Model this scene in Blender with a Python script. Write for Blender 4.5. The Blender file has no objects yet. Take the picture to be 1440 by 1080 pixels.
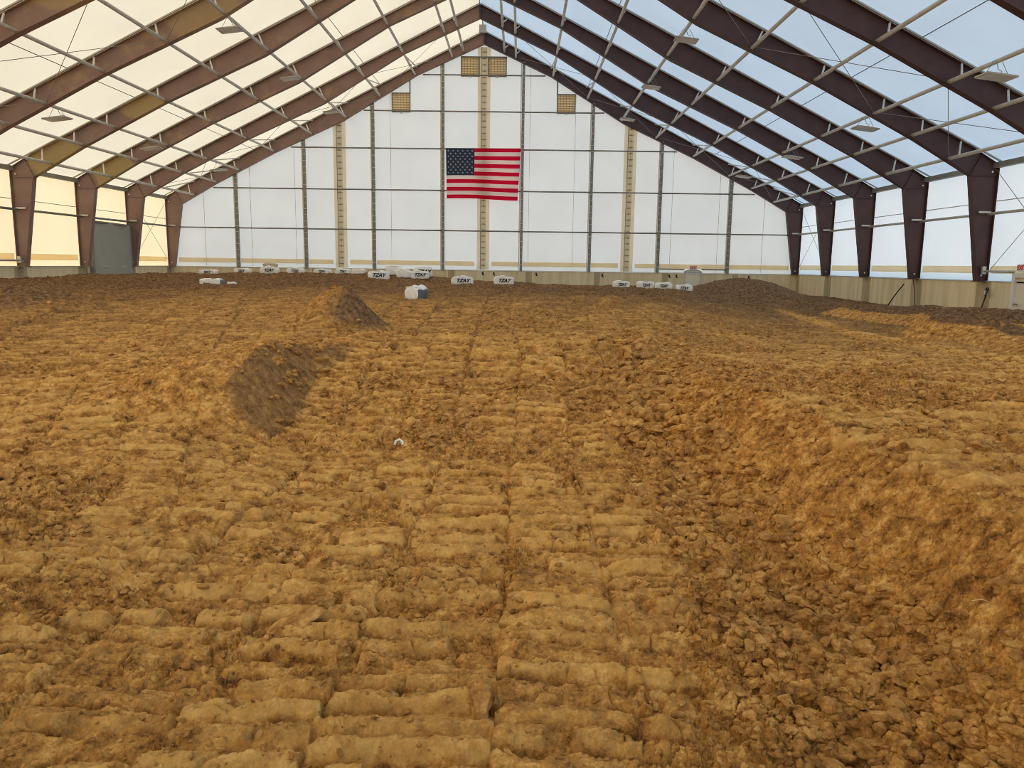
import bpy, math, random
from mathutils import Vector, Matrix
random.seed(7)
SC = bpy.context.scene; COL = SC.collection
D = 37.98          # end wall frame plane
S = 3.817          # bay
W = 15.5
def FY(k): return D-S*k
def ZO(x): return 12.38-.498*abs(x)
KX = [0, 3.2, 6.7, 10.1, 13.0, 14.72]; KD = [.51, .36, .71, .56, .60, .73]
def ZI(x):
    a = abs(x)
    for i in range(5):
        if a <= KX[i+1]:
            t = (a-KX[i])/(KX[i+1]-KX[i]); return ZO(a)-(KD[i]*(1-t)+KD[i+1]*t)
    return ZO(a)-.73
ZB = 1.30
# ------------------------------------------------------------------ small mesh kit
class MB:
    def __init__(s): s.v = []; s.f = []; s.m = []
    def face(s, pts, mi=0):
        i = len(s.v); s.v += [tuple(p) for p in pts]; s.f.append(tuple(range(i, i+len(pts)))); s.m.append(mi)
    def hexa(s, p, mi=0):                                  # 8 points: bottom ring, top ring
        i = len(s.v); s.v += [tuple(q) for q in p]
        for q in ((3, 2, 1, 0), (4, 5, 6, 7), (0, 1, 5, 4), (1, 2, 6, 5), (2, 3, 7, 6), (3, 0, 4, 7)):
            s.f.append(tuple(i+k for k in q)); s.m.append(mi)
    def box(s, x0, x1, y0, y1, z0, z1, mi=0):
        s.hexa([(x0, y0, z0), (x1, y0, z0), (x1, y1, z0), (x0, y1, z0), (x0, y0, z1), (x1, y0, z1), (x1, y1, z1), (x0, y1, z1)], mi)
    def tube(s, pts, r, n=8, mi=0, cap=True):
        pts = [Vector(p) for p in pts]; rings = []
        for i, p in enumerate(pts):
            d = (pts[min(i+1, len(pts)-1)]-pts[max(i-1, 0)]).normalized()
            a = d.orthogonal().normalized() if i == 0 else (a-d*a.dot(d)).normalized()
            b = d.cross(a); k = len(s.v)
            s.v += [tuple(p+r*(a*math.cos(2*math.pi*j/n)+b*math.sin(2*math.pi*j/n))) for j in range(n)]
            rings.append(k)
        for q, w in zip(rings, rings[1:]):
            for j in range(n):
                s.f.append((q+j, q+(j+1) % n, w+(j+1) % n, w+j)); s.m.append(mi)
        if cap:
            s.f.append(tuple(rings[0]+j for j in reversed(range(n)))); s.m.append(mi)
            s.f.append(tuple(rings[-1]+j for j in range(n))); s.m.append(mi)
    def build(s, name, mats, parent=None, smooth=False):
        me = bpy.data.meshes.new(name); me.from_pydata(s.v, [], s.f)
        if not isinstance(mats, (list, tuple)): mats = [mats]
        for m in mats: me.materials.append(m)
        me.polygons.foreach_set('material_index', s.m)
        if smooth: me.polygons.foreach_set('use_smooth', [True]*len(s.f))
        me.update()
        o = bpy.data.objects.new(name, me); COL.objects.link(o)
        if parent is not None:
            o.parent = parent; o.matrix_parent_inverse = Matrix.Translation(parent.location).inverted() if not any(parent.rotation_euler) else parent.matrix_basis.inverted()
        return o
def tag(o, label, cat, group=None):
    o['label'] = label; o['category'] = cat
    if group: o['group'] = group
    return o
def structure(o, label=None):
    o['kind'] = 'structure'
    if label: o['label'] = label
    return o
def empty(name, loc):
    o = bpy.data.objects.new(name, None); o.location = loc; o.empty_display_size = .2; COL.objects.link(o); return o
ORD = ['first', 'second', 'third', 'fourth', 'fifth', 'sixth', 'seventh', 'eighth', 'ninth', 'tenth', 'eleventh']
# ------------------------------------------------------------------ materials
def mat(name, col, rough=.6, metal=0., spec=.5):
    m = bpy.data.materials.new(name); m.use_nodes = True
    b = m.node_tree.nodes['Principled BSDF']
    b.inputs['Base Color'].default_value = (*col, 1); b.inputs['Roughness'].default_value = rough
    b.inputs['Metallic'].default_value = metal; b.inputs['Specular IOR Level'].default_value = spec
    return m
def noisy(name, c1, c2, scale=3., rough=.7, stretch=(1, 1, 1), lo=.35, hi=.65, detail=5, bump=0., metal=0., spec=.4):
    m = mat(name, c1, rough, metal, spec); nt = m.node_tree; N = nt.nodes; L = nt.links
    tc = N.new('ShaderNodeTexCoord'); mp = N.new('ShaderNodeMapping'); mp.inputs['Scale'].default_value = stretch
    no = N.new('ShaderNodeTexNoise'); no.inputs['Scale'].default_value = scale; no.inputs['Detail'].default_value = detail
    rp = N.new('ShaderNodeValToRGB'); rp.color_ramp.elements[0].position = lo; rp.color_ramp.elements[1].position = hi
    rp.color_ramp.elements[0].color = (*c1, 1); rp.color_ramp.elements[1].color = (*c2, 1)
    L.new(tc.outputs['Object'], mp.inputs['Vector']); L.new(mp.outputs['Vector'], no.inputs['Vector'])
    L.new(no.outputs['Fac'], rp.inputs['Fac']); L.new(rp.outputs['Color'], N['Principled BSDF'].inputs['Base Color'])
    if bump:
        bp = N.new('ShaderNodeBump'); bp.inputs['Strength'].default_value = bump; bp.inputs['Distance'].default_value = .02
        L.new(no.outputs['Fac'], bp.inputs['Height']); L.new(bp.outputs['Normal'], N['Principled BSDF'].inputs['Normal'])
    return m
def fabric(name, refl, trans, mixf=.5, tint_scale=.6):
    m = bpy.data.materials.new(name); m.use_nodes = True; nt = m.node_tree; N = nt.nodes; L = nt.links; N.clear()
    out = N.new('ShaderNodeOutputMaterial'); mx = N.new('ShaderNodeMixShader'); mx.inputs[0].default_value = mixf
    d = N.new('ShaderNodeBsdfDiffuse'); t = N.new('ShaderNodeBsdfTranslucent')
    tc = N.new('ShaderNodeTexCoord'); no = N.new('ShaderNodeTexNoise'); no.inputs['Scale'].default_value = tint_scale; no.inputs['Detail'].default_value = 6
    for col, sh in ((refl, d), (trans, t)):
        rp = N.new('ShaderNodeValToRGB'); rp.color_ramp.elements[0].position = .3; rp.color_ramp.elements[1].position = .7
        rp.color_ramp.elements[0].color = (*[c*.94 for c in col], 1); rp.color_ramp.elements[1].color = (*col, 1)
        L.new(no.outputs['Fac'], rp.inputs['Fac']); L.new(rp.outputs['Color'], sh.inputs['Color'])
    L.new(tc.outputs['Object'], no.inputs['Vector'])
    L.new(d.outputs[0], mx.inputs[1]); L.new(t.outputs[0], mx.inputs[2]); L.new(mx.outputs[0], out.inputs['Surface'])
    return m
M = {}
M['roof'] = fabric('roof_fabric', (.86, .86, .86), (.84, .84, .84), .5)
M['wall'] = fabric('wall_fabric', (.86, .86, .85), (.84, .84, .84), .5)
M['maroon'] = noisy('maroon_steel', (.075, .036, .036), (.095, .048, .046), 2.2, .55)
M['maroon_flange'] = mat('maroon_flange', (.05, .026, .028), .5)
M['galv'] = noisy('galvanised_steel', (.56, .53, .47), (.68, .65, .58), 6, .5, metal=.1)
M['galv_dark'] = noisy('weathered_steel', (.24, .225, .20), (.31, .295, .26), 5, .6)
M['rail'] = mat('keder_rail', (.50, .48, .43), .5, .2)
M['rod'] = mat('brace_rod_steel', (.20, .19, .17), .5, .3)
M['clip'] = mat('pale_clip', (.62, .60, .54), .5)
M['straw'] = noisy('straw', (.72, .56, .30), (.84, .68, .40), 2.5, .7)
M['wood'] = fabric('lumber', (.92, .80, .60), (.98, .88, .70), .85, 3)
M['beige'] = fabric('beige_band', (.92, .89, .80), (.98, .94, .84), .85, 3)
M['beige_dark'] = fabric('beige_band_edge', (.90, .85, .74), (.96, .90, .78), .84, 3)
M['tan'] = noisy('tan_cover', (.60, .50, .34), (.70, .60, .42), 3, .8)
M['rung'] = mat('ladder_rung', (.36, .28, .18), .8)
M['vent'] = fabric('vent_louvre', (.92, .80, .58), (.98, .86, .66), .84, 5)
M['mesh'] = mat('vent_mesh', (.40, .31, .19), .6)
M['red'] = fabric('flag_red', (.70, .012, .045), (.75, .012, .05), .55, 2)
M['white_cloth'] = fabric('flag_white', (.92, .82, .78), (.97, .76, .70), .75, 4)
M['blue'] = mat('flag_blue', (.022, .038, .085), .8)
M['star'] = fabric('flag_star', (.98, .98, .98), (.98, .98, .98), .7, 4)
M['curtain'] = noisy('grey_tarp', (.36, .37, .33), (.43, .44, .39), 1.2, .6, (1, 1, .4))
M['bag'] = noisy('white_vinyl', (.90, .88, .82), (.97, .95, .90), 4, .55, bump=.3)
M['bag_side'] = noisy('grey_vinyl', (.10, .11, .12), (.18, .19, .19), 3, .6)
M['ink'] = mat('black_print', (.012, .012, .014), .6)
M['lamp'] = noisy('lamp_housing', (.46, .44, .40), (.54, .52, .48), 3, .5)
M['lamp_lens'] = mat('lamp_lens', (.60, .58, .53), .35)
M['cord'] = mat('thin_cord', (.25, .24, .22), .6)
M['black'] = mat('black_rubber', (.02, .018, .017), .6)
M['brownwood'] = mat('brown_shaft', (.05, .033, .022), .7)
M['door'] = noisy('beige_door', (.84, .76, .60), (.88, .80, .64), 2, .55)
M['clad'] = noisy('tan_cladding', (.30, .25, .18), (.36, .30, .22), 2, .7)
M['white'] = mat('white_plate', (.85, .84, .80), .5)
M['signred'] = mat('exit_red', (.80, .03, .04), .5)
M['silver'] = mat('bolt_silver', (.75, .74, .70), .35, .3)
# concrete with vertical form streaks
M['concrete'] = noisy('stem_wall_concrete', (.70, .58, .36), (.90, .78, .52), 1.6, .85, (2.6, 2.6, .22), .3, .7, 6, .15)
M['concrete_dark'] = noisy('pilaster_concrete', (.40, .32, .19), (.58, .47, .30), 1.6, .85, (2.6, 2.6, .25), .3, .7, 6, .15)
# left frame steel: tan dust smears, base colour paled to imitate glare
def stained_glare(name, zones, amount):
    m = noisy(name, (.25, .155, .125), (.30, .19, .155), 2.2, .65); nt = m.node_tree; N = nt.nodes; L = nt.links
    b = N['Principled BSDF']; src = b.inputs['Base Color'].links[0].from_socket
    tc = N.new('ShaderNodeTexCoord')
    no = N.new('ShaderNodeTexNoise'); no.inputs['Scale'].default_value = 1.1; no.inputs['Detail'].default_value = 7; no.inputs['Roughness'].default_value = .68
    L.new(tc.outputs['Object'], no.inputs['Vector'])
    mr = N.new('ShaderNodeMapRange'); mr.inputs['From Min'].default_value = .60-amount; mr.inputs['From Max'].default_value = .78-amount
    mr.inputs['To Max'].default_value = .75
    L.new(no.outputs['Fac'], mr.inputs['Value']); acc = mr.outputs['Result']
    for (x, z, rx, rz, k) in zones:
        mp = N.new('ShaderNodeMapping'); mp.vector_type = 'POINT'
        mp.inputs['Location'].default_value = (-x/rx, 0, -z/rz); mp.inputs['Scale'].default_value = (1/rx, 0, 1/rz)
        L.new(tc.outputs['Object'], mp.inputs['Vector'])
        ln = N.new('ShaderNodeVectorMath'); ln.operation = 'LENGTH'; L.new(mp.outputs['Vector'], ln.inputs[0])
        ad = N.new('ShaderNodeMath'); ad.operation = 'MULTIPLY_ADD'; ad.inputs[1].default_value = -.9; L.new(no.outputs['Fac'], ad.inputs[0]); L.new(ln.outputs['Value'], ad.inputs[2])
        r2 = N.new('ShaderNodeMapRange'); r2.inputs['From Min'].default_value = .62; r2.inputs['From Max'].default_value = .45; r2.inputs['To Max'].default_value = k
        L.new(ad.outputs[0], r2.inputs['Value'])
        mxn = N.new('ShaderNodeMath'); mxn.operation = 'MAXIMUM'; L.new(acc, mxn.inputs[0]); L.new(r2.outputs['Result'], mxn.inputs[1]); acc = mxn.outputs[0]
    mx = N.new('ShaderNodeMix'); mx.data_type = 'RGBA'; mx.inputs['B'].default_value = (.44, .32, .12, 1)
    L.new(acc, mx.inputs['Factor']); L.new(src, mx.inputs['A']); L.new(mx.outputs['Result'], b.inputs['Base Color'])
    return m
# ------------------------------------------------------------------ dirt material
def soil(name, bright=1.0):
    m = bpy.data.materials.new(name); m.use_nodes = True; nt = m.node_tree; N = nt.nodes; L = nt.links
    b = N['Principled BSDF']; b.inputs['Roughness'].default_value = .82; b.inputs['Specular IOR Level'].default_value = .25
    tc = N.new('ShaderNodeTexCoord')
    def noise(scale, detail, rough=.6):
        n = N.new('ShaderNodeTexNoise'); n.inputs['Scale'].default_value = scale; n.inputs['Detail'].default_value = detail; n.inputs['Roughness'].default_value = rough
        L.new(tc.outputs['Object'], n.inputs['Vector']); return n.outputs['Fac']
    def ramp(f, stops):
        r = N.new('ShaderNodeValToRGB'); e = r.color_ramp.elements
        while len(e) < len(stops): e.new(.5)
        for q, (p, c) in zip(e, stops): q.position = p; q.color = (*c, 1)
        L.new(f, r.inputs['Fac']); return r.outputs['Color']
    def mix(f, a, c):
        x = N.new('ShaderNodeMix'); x.data_type = 'RGBA'; L.new(f, x.inputs['Factor']); L.new(a, x.inputs['A']); L.new(c, x.inputs['B']); return x.outputs['Result']
    fine = ramp(noise(9, 14, .82), [(.38, (.13, .050, .010)), (.45, (.40, .175, .037)), (.53, (.68, .330, .078)), (.61, (.95, .58, .190))])
    damp_shade = ramp(noise(10, 14, .82), [(.38, (.060, .028, .013)), (.49, (.19, .097, .040)), (.61, (.40, .225, .100))])
    at = N.new('ShaderNodeAttribute'); at.attribute_name = 'damp_shade'  # attribute mixes moist soil tone with painted shade
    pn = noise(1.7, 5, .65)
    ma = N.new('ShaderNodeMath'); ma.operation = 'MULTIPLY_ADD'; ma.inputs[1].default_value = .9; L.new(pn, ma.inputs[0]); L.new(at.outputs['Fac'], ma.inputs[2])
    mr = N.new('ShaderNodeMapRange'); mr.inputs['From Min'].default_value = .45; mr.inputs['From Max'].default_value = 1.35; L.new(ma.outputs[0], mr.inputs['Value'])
    c = mix(mr.outputs['Result'], fine, damp_shade)
    # pale dry grains
    c2 = N.new('ShaderNodeRGB'); c2.outputs[0].default_value = (.78, .52, .22, 1)
    sp = N.new('ShaderNodeMapRange'); sp.inputs['From Min'].default_value = .66; sp.inputs['From Max'].default_value = .76; sp.inputs['To Max'].default_value = .55
    L.new(noise(60, 3), sp.inputs['Value'])
    c = mix(sp.outputs['Result'], c, c2.outputs[0])
    a2 = N.new('ShaderNodeAttribute'); a2.attribute_name = 'smear'
    c3 = ramp(noise(12, 12, .76), [(.36, (.62, .300, .066)), (.62, (1.0, .62, .200))])
    sm = N.new('ShaderNodeMapRange'); sm.inputs['From Min'].default_value = .3; sm.inputs['From Max'].default_value = 1.; sm.inputs['To Max'].default_value = .82
    L.new(a2.outputs['Fac'], sm.inputs['Value'])
    inv = N.new('ShaderNodeMath'); inv.operation = 'MULTIPLY_ADD'; inv.inputs[1].default_value = -1; inv.inputs[2].default_value = 1.0; L.new(mr.outputs['Result'], inv.inputs[0])
    mu = N.new('ShaderNodeMath'); mu.operation = 'MULTIPLY'; L.new(sm.outputs['Result'], mu.inputs[0]); L.new(inv.outputs[0], mu.inputs[1])
    c = mix(mu.outputs[0], c, c3)
    L.new(c, b.inputs['Base Color'])
    bp = N.new('ShaderNodeBump'); bp.inputs['Strength'].default_value = .9; bp.inputs['Distance'].default_value = .014
    L.new(noise(60, 9, .78), bp.inputs['Height'])
    L.new(bp.outputs['Normal'], b.inputs['Normal'])
    return m
M['soil'] = soil('clay_soil')
M['clod'] = soil('clod_soil', 1.0)
# ------------------------------------------------------------------ dirt surface (world space height function)
import numpy as np
def _hash(ix, iy, seed):
    h = (ix.astype(np.int64)*374761393 + iy.astype(np.int64)*668265263 + seed*974634777) & 0xFFFFFFFF
    h = ((h ^ (h >> 13))*1274126177) & 0xFFFFFFFF
    h = h ^ (h >> 16)
    return ((h & 0xFFFFFF).astype(np.float32))/np.float32(16777215.0)
def vn(x, y, seed=0):                                   # value noise 0..1
    x = np.asarray(x, dtype=np.float64); y = np.asarray(y, dtype=np.float64)
    x0 = np.floor(x); y0 = np.floor(y)
    fx = (x-x0).astype(np.float32); fy = (y-y0).astype(np.float32)
    ix = x0.astype(np.int64); iy = y0.astype(np.int64)
    fx = fx*fx*(3-2*fx); fy = fy*fy*(3-2*fy)
    a = _hash(ix, iy, seed); b = _hash(ix+1, iy, seed); c = _hash(ix, iy+1, seed); d = _hash(ix+1, iy+1, seed)
    return (a*(1-fx)+b*fx)*(1-fy) + (c*(1-fx)+d*fx)*fy
def fbm(x, y, oct=3, seed=0):
    s = 0; a = 0.5; n = 0
    for i in range(oct):
        s = s + a*vn(x*(2.03**i)+i*17.3, y*(2.03**i)-i*9.1, seed+i*31); n += a; a *= 0.5
    return s/n
def worley(x, y, seed=0, vec=False):                    # nearest cell point: distance, cell random (and offset)
    ix = np.floor(x).astype(np.int64); iy = np.floor(y).astype(np.int64)
    best = np.full(np.shape(x), 9.0, dtype=np.float32); rnd = np.zeros(np.shape(x), dtype=np.float32); sec = best.copy()
    ox = np.zeros(np.shape(x), dtype=np.float32); oy = ox.copy()
    for dx in (-1, 0, 1):
        for dy in (-1, 0, 1):
            jx = ix+dx; jy = iy+dy
            px = jx + 0.1 + 0.8*_hash(jx, jy, seed); py = jy + 0.1 + 0.8*_hash(jx, jy, seed+7)
            d = ((x-px)**2 + (y-py)**2).astype(np.float32)
            m = d < best
            sec = np.where(m, best, np.minimum(sec, d))
            best = np.where(m, d, best); rnd = np.where(m, _hash(jx, jy, seed+13), rnd)
            ox = np.where(m, x-px, ox); oy = np.where(m, y-py, oy)
    if vec: return np.sqrt(best), rnd, np.sqrt(sec)-np.sqrt(best), ox, oy
    return np.sqrt(best), rnd
def blocks(x, y, seed):                                 # angular broken clods: every cell a tilted facet with its own height
    d, q, e, ox, oy = worley(x, y, seed, True)
    q2 = (q*7.13) % 1; q3 = (q*13.7) % 1
    return ((q-.5) + 1.5*(q2-.5)*ox + 1.5*(q3-.5)*oy)*ss(0, .06, e) - .50*(1-ss(0, .10, e)), e
def ss(a, b, x):
    t = np.clip((x-a)/(b-a), 0, 1); return t*t*(3-2*t)
def smin_interp(y, pts):
    xs = [p[0] for p in pts]; zs = [p[1] for p in pts]
    # smoothed piecewise interpolation
    return (np.interp(y-0.25, xs, zs)+np.interp(y, xs, zs)*2+np.interp(y+0.25, xs, zs))/4
LANE = [(-12, 0), (4, 0), (6.3, -.02), (6.8, .03), (9.4, .60), (10, .64), (11, .5), (13, .30), (13.6, .33), (16.3, .60), (17.2, .64), (22, .72), (27, .80), (29, .80), (32, .68), (36, .62), (40, .62)]
LEFT = [(-12, .05), (2, .08), (5, .14), (8, .33), (11, .50), (15, .68), (20, .84), (26, .90), (31, .98), (36, .93), (40, .9)]
RIGHT = [(-12, .62), (2, .62), (5, .56), (9, .46), (12, .30), (16, .22), (22, .25), (28, .27), (33, .36), (40, .38)]
def bump(x, y, cx, cy, rx, ry, h, ang=0, p=1.0):
    c, s = np.cos(ang), np.sin(ang)
    u = ((x-cx)*c+(y-cy)*s)/rx; v = (-(x-cx)*s+(y-cy)*c)/ry
    r = np.sqrt(u*u+v*v)
    return h*np.power(1-ss(0, 1, r), p)
def spur(x, y):      # cut bank on the left of the lane: gentle on its left, steep and hollow on its right
    wob = .10*(vn(x*2.2, y*2.2, 41)-.5)
    rx = np.interp(y, [6.6, 7.2, 7.9, 8.6, 9.6], [-.80, -.80, -.92, -.75, -.45])+wob
    hh = np.interp(y, [6.25, 6.5, 6.85, 7.3, 8.0, 8.8, 9.8], [0, .22, .42, .48, .38, .22, 0])
    left = 1-ss(0, 1.7, rx-x); right = 1-ss(0, .62, x-rx)
    return hh*np.where(x < rx, left, right)
def table_h(y): return np.interp(y, [8, 11, 13, 14.5, 16, 17.6, 19.5, 22, 24, 26], [.10, .22, .30, .40, .50, .46, .30, .30, .28, .2])
def mounds(x, y):    # list of (name, height field)
    n1 = (fbm(x*1.3, y*1.3, 3, 5)-.5)
    m = []
    m.append(spur(x, y)*(1+.5*n1))
    xr = np.where(x > -1.15, .95, 1.25)
    m.append(bump(x, y, -1.15, 13.3, xr, 1.25, .80, 0)*(1+.7*n1))
    m.append(bump(x, y, 10.9, 31.2, 3.3, 2.6, .84, 0, .8)*(1+.25*n1))
    # raised table along the right wall
    ed = np.interp(y, [7, 10, 12, 14.0, 15.2, 16.5, 18.3, 20.5, 22.5, 24], [8.6, 9.0, 9.5, 9.75, 9.55, 9.9, 11.2, 10.9, 10.6, 12.5])+.45*(vn(x*.8, y*.8, 77)-.5)
    tb = ss(0, .9, x-ed+.2)*ss(8.0, 10.5, y)*(1-ss(22.5, 26.0, y+.25*np.maximum(0, x-12)))
    hgt = table_h(y)
    m.append(tb*hgt*(1+.35*n1))
    m.append(bump(x, y, -8.2, 14.6, 2.5, 2.0, .46, .2)*(1+.6*n1))
    m.append(bump(x, y, -6.0, 33.4, 8.5, 2.7, .18, 0, .5) + bump(x, y, -2.2, 32.6, 2.9, 2.2, .21, 0, .7) + bump(x, y, 1.2, 31.5, 3.0, 3.0, .16, 0, .8))
    m.append(bump(x, y, 3.95, 17.2, .75, .9, .28, 0)*(1+.8*n1))
    return m
def base_height(x, y):
    wx = .22*(vn(x*.9, y*.9, 3)-.5) + .5*(vn(y*.35, y*0, 9)-.5)*ss(9, 14, y)
    lane = smin_interp(y, LANE); left = smin_interp(y, LEFT); right = smin_interp(y, RIGHT)
    lw = np.interp(y, [0, 5, 7, 10, 14, 25, 40], [2.6, 1.6, .8, .8, 2.0, 4, 4])       # blend widths
    l1 = np.interp(y, [0, 5, 6.5, 10, 14, 20, 40], [.9, .55, .0, -.2, -.6, -1.0, -1.0])
    wl = 1-ss(0, 1, (x+wx-(l1-lw))/lw)
    r0 = np.interp(y, [0, 3, 6, 9, 12, 20, 28], [3.0, 3.02, 3.2, 3.15, 3.6, 5.0, 6.5])
    rw = np.interp(y, [0, 4, 8, 10, 13, 20], [1.05, .95, .75, .95, 2.8, 4.5])
    wr = ss(0, 1, (x+wx-r0)/rw)
    z = lane*(1-wl)*(1-wr) + left*wl + right*wr
    z = z + .10*(fbm(x*.33+4, y*.33, 2, 21)-.5)*ss(2, 12, y)
    bank = 4*wr*(1-wr)*(1-ss(11, 16, y))               # 1 on the bank's face
    foot = ss(.02, .12, wr)*(1-ss(.25, .6, wr))*(1-ss(11, 16, y)) + (ss(-.55, -.1, x+wx-r0)*(1-ss(0, .3, x+wx-r0)))*(1-ss(9, 12, y))
    return z, wl, wr, bank, np.clip(foot, 0, 1)
def far_soft(y): return ss(3.5, 8.5, y)
def track_field(x, y, ang, seed, period, amp):
    c, s = np.cos(ang), np.sin(ang)
    u = x*c + y*s; v = -x*s + y*c
    u = u + .30*(vn(u*.0, v*.22, seed)-.5) + .12*(vn(u*.5, v*.9, seed+1)-.5) + .03*(vn(u*2, v*5, seed+9)-.5)
    rng = np.random.RandomState(seed)
    w = rng.uniform(.38, .62, 160); edges = np.cumsum(w)-40
    k = np.clip(np.searchsorted(edges, u), 1, 159)
    du = np.minimum(u-edges[k-1], edges[k]-u)
    ph = rng.uniform(0, 1, 160)[k]; sa = rng.uniform(.55, 1.15, 160)[k]; off = rng.uniform(-.018, .018, 160)[k]
    skew = rng.uniform(-.10, .10, 160)[k]
    t = v/period + ph + skew*(u-edges[k-1])/period + .30*(vn(u*1.6, v*1.4, seed+2)-.5) + .10*(vn(u*7, v*3, seed+8)-.5)
    row = np.floor(t); fr = t-row
    r1 = _hash(row.astype(np.int64), k.astype(np.int64), seed+3)
    r2 = _hash(row.astype(np.int64), k.astype(np.int64), seed+4)
    g = .12+.13*far_soft(y)                                                   # width of the slot in front of each tread bar
    rag = .05*(vn(u*24, row*3.3+v*6, seed+11)-.5)+.08*(vn(u*7, row*2.1, seed+12)-.5)
    fr = np.clip(fr+rag, 0, 1)
    slot = 1-ss(.45*g, g, fr)*(1-ss(1-.5*g, 1.0, fr))
    hi = .30+.22*r2
    rise = ss(g*.6, hi, fr)**.75
    top = rise*(1-(.20+.45*r1)*ss(hi+.05, 1.0, fr))
    top = top*(1-.12*(vn(u*1.8, v*55, seed+13)-.5)-.10*(vn(u*6, v*90, seed+14)-.5))
    thin = np.exp(-((fr-.68-.1*r2)/.035)**2)*(r2 > .45)
    brk = ss(.24, .30, vn(u*4.5+row*3.7, row*1.9+k*5.1, seed+5))              # broken pieces of a row
    edge = ss(.0, .045, du+.09*(vn(u*2.5, v*7, seed+6)-.30))
    body = brk*edge
    h = amp*sa*(.60+.6*r1)*(top*body-.14*thin*body) - (1.0-.15*far_soft(y))*amp*sa*slot*ss(.1, .6, edge)*(.25+.75*brk) + off - .012*(1-ss(0, .05, du))
    h = h + .012*(r1-.5)*body
    pad = ss(g*.8, g+.12, fr)*(.35+.65*r1)
    flat = brk*edge
    return h, flat, pad, (1-ss(.02, .12, du))
def height(x, y, fine=True, want_flat=False):
    x = np.asarray(x, dtype=np.float64); y = np.asarray(y, dtype=np.float64)
    z, wl, wr, bank, foot = base_height(x, y)
    ml = mounds(x, y)
    for m in ml: z = z + m
    mm = np.zeros_like(z)
    for i, m in enumerate(ml):
        if i in (5,): continue
        pk = (.45, .8, .9, .35, .45, 1, .28)[i] if i != 3 else table_h(y)
        q = np.clip(m/pk, 0, 1)
        if i == 3: q = 4*q*(1-q)*.9
        mm = np.maximum(mm, ss(.06, .35, q))
    if not fine: return z
    tl, fl, pdl, gl = track_field(x, y, .30, 101, .155, .058)
    tc, fc, pdc, gc = track_field(x, y, .0, 202, .152, .062)
    tr, fr_, pdr, gr = track_field(x, y, -.06, 303, .152, .054)
    th = tl*wl + tc*(1-wl)*(1-wr) + tr*wr
    fl = fl*wl + fc*(1-wl)*(1-wr) + fr_*wr
    pad_all = pdl*wl + pdc*(1-wl)*(1-wr) + pdr*wr
    ge = gl*wl + gc*(1-wl)*(1-wr) + gr*wr
    des = fbm(x*.75, y*.75, 3, 61)
    des = ss(.575, .68, des)*.8                                                # patches churned to rubble
    des = np.maximum(des, .8*np.exp(-((y-6.35-.2*np.sin(x*2))/.35)**2)*(1-wl)*(1-wr))
    des = des*(1-.75*ss(6.8, 7.3, y)*(1-ss(9.6, 10.4, y))*(1-wl)*(1-wr))
    tw = (1-.85*des)*(1-ss(.15, .5, bank))*(1-mm)*(1-.8*foot)
    rub = np.clip(des + .8*foot + .5*ge*(1-bank) + .35, 0, 1)*(1-.75*ss(.3, .8, bank))*(1-.6*mm)
    wx = x+.03*(vn(x*9, y*9, 83)-.5); wy = y+.03*(vn(x*9+50, y*9, 84)-.5)
    d1, q1 = worley(wx*9.5, wy*10.5, 11)
    d2, q2 = worley(wx*23, wy*25, 12)
    d3, q3 = worley(wx*52, wy*56, 14)
    lump1 = ss(.62, .25, d1)*(q1 > .62)*(.4+.6*q1)
    lump2 = ss(.60, .22, d2)*(q2 > .45)*(.3+.7*q2)
    lump3 = ss(.58, .25, d3)*(q3 > .3)
    wx2 = x+.05*(vn(x*16, y*16, 93)-.5); wy2 = y+.05*(vn(x*16+50, y*16, 94)-.5)
    bk1, e1 = blocks(wx2*8, wy2*13, 15); bk2, e2 = blocks(wx2*19, wy2*30, 16); bk3, e3 = blocks(wx*44, wy*62, 17)
    tr_on = np.clip(fl*tw, 0, 1)
    loose = np.clip(rub*1.15, 0, 1)*(1-tr_on)
    n = .030*(fbm(x*2.6, y*2.6, 2, 71)-.5) + .018*(fbm(x*9, y*16, 3, 72)-.5)*(1-.25*tr_on) + .010*(vn(x*34, y*60, 73)-.5)*(1-.2*tr_on) + .005*(vn(x*95, y*110, 74)-.5)
    rid = 1-np.abs(2*vn(x*4.5, y*10.5, 75)-1)                                  # sharp broken ridges
    rid2 = 1-np.abs(2*vn(x*12, y*23, 76)-1)
    crack = np.exp(-(np.abs(2*vn(x*5.2+.3*vn(x*21, y*21, 5), y*7.5+.3*vn(x*17, y*23, 6), 78)-1)/.05)**2)*ss(.35, .55, vn(x*1.9, y*1.9, 88))
    streak = (vn((x*.55+y*.83)*14, (x*.83-y*.55)*2.2, 79)-.5)*ss(.3, .8, mm+bank)
    pl = fbm(x*5.5, y*11, 3, 95)*5; pl = np.floor(pl)+ss(.80, 1.0, pl-np.floor(pl))           # flaking crust in thin plates
    pl2 = fbm(x*14, y*26, 2, 96)*5; pl2 = np.floor(pl2)+ss(.75, 1.0, pl2-np.floor(pl2))
    rock = ss(.35, .6, loose)
    soft = 1-.75*np.clip(mm+bank, 0, 1)
    z = z + th*tw + soft*loose*(.026*lump1 + .016*lump2 + .007*lump3 + .050*bk1 + .026*bk2 + .008*bk3) \
        + (1-loose)*(1-mm)*(.012*(pl-2.5)+.008*(pl2-2.5)+.007*bk3)*(1-.30*tr_on) + .006*lump2*(1-bank)*(1-tr_on) - .026*crack*(1-.8*np.clip(mm+bank, 0, 1)) \
        + n + (.022*(rid-.6)+.008*(rid2-.6))*(.10+.90*loose) + .03*streak + np.clip(mm+bank, 0, 1)*(.010*bk2+.008*bk3+.010*lump2)
    return (z, np.clip(tr_on*pad_all, 0, 1)) if want_flat else z
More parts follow.
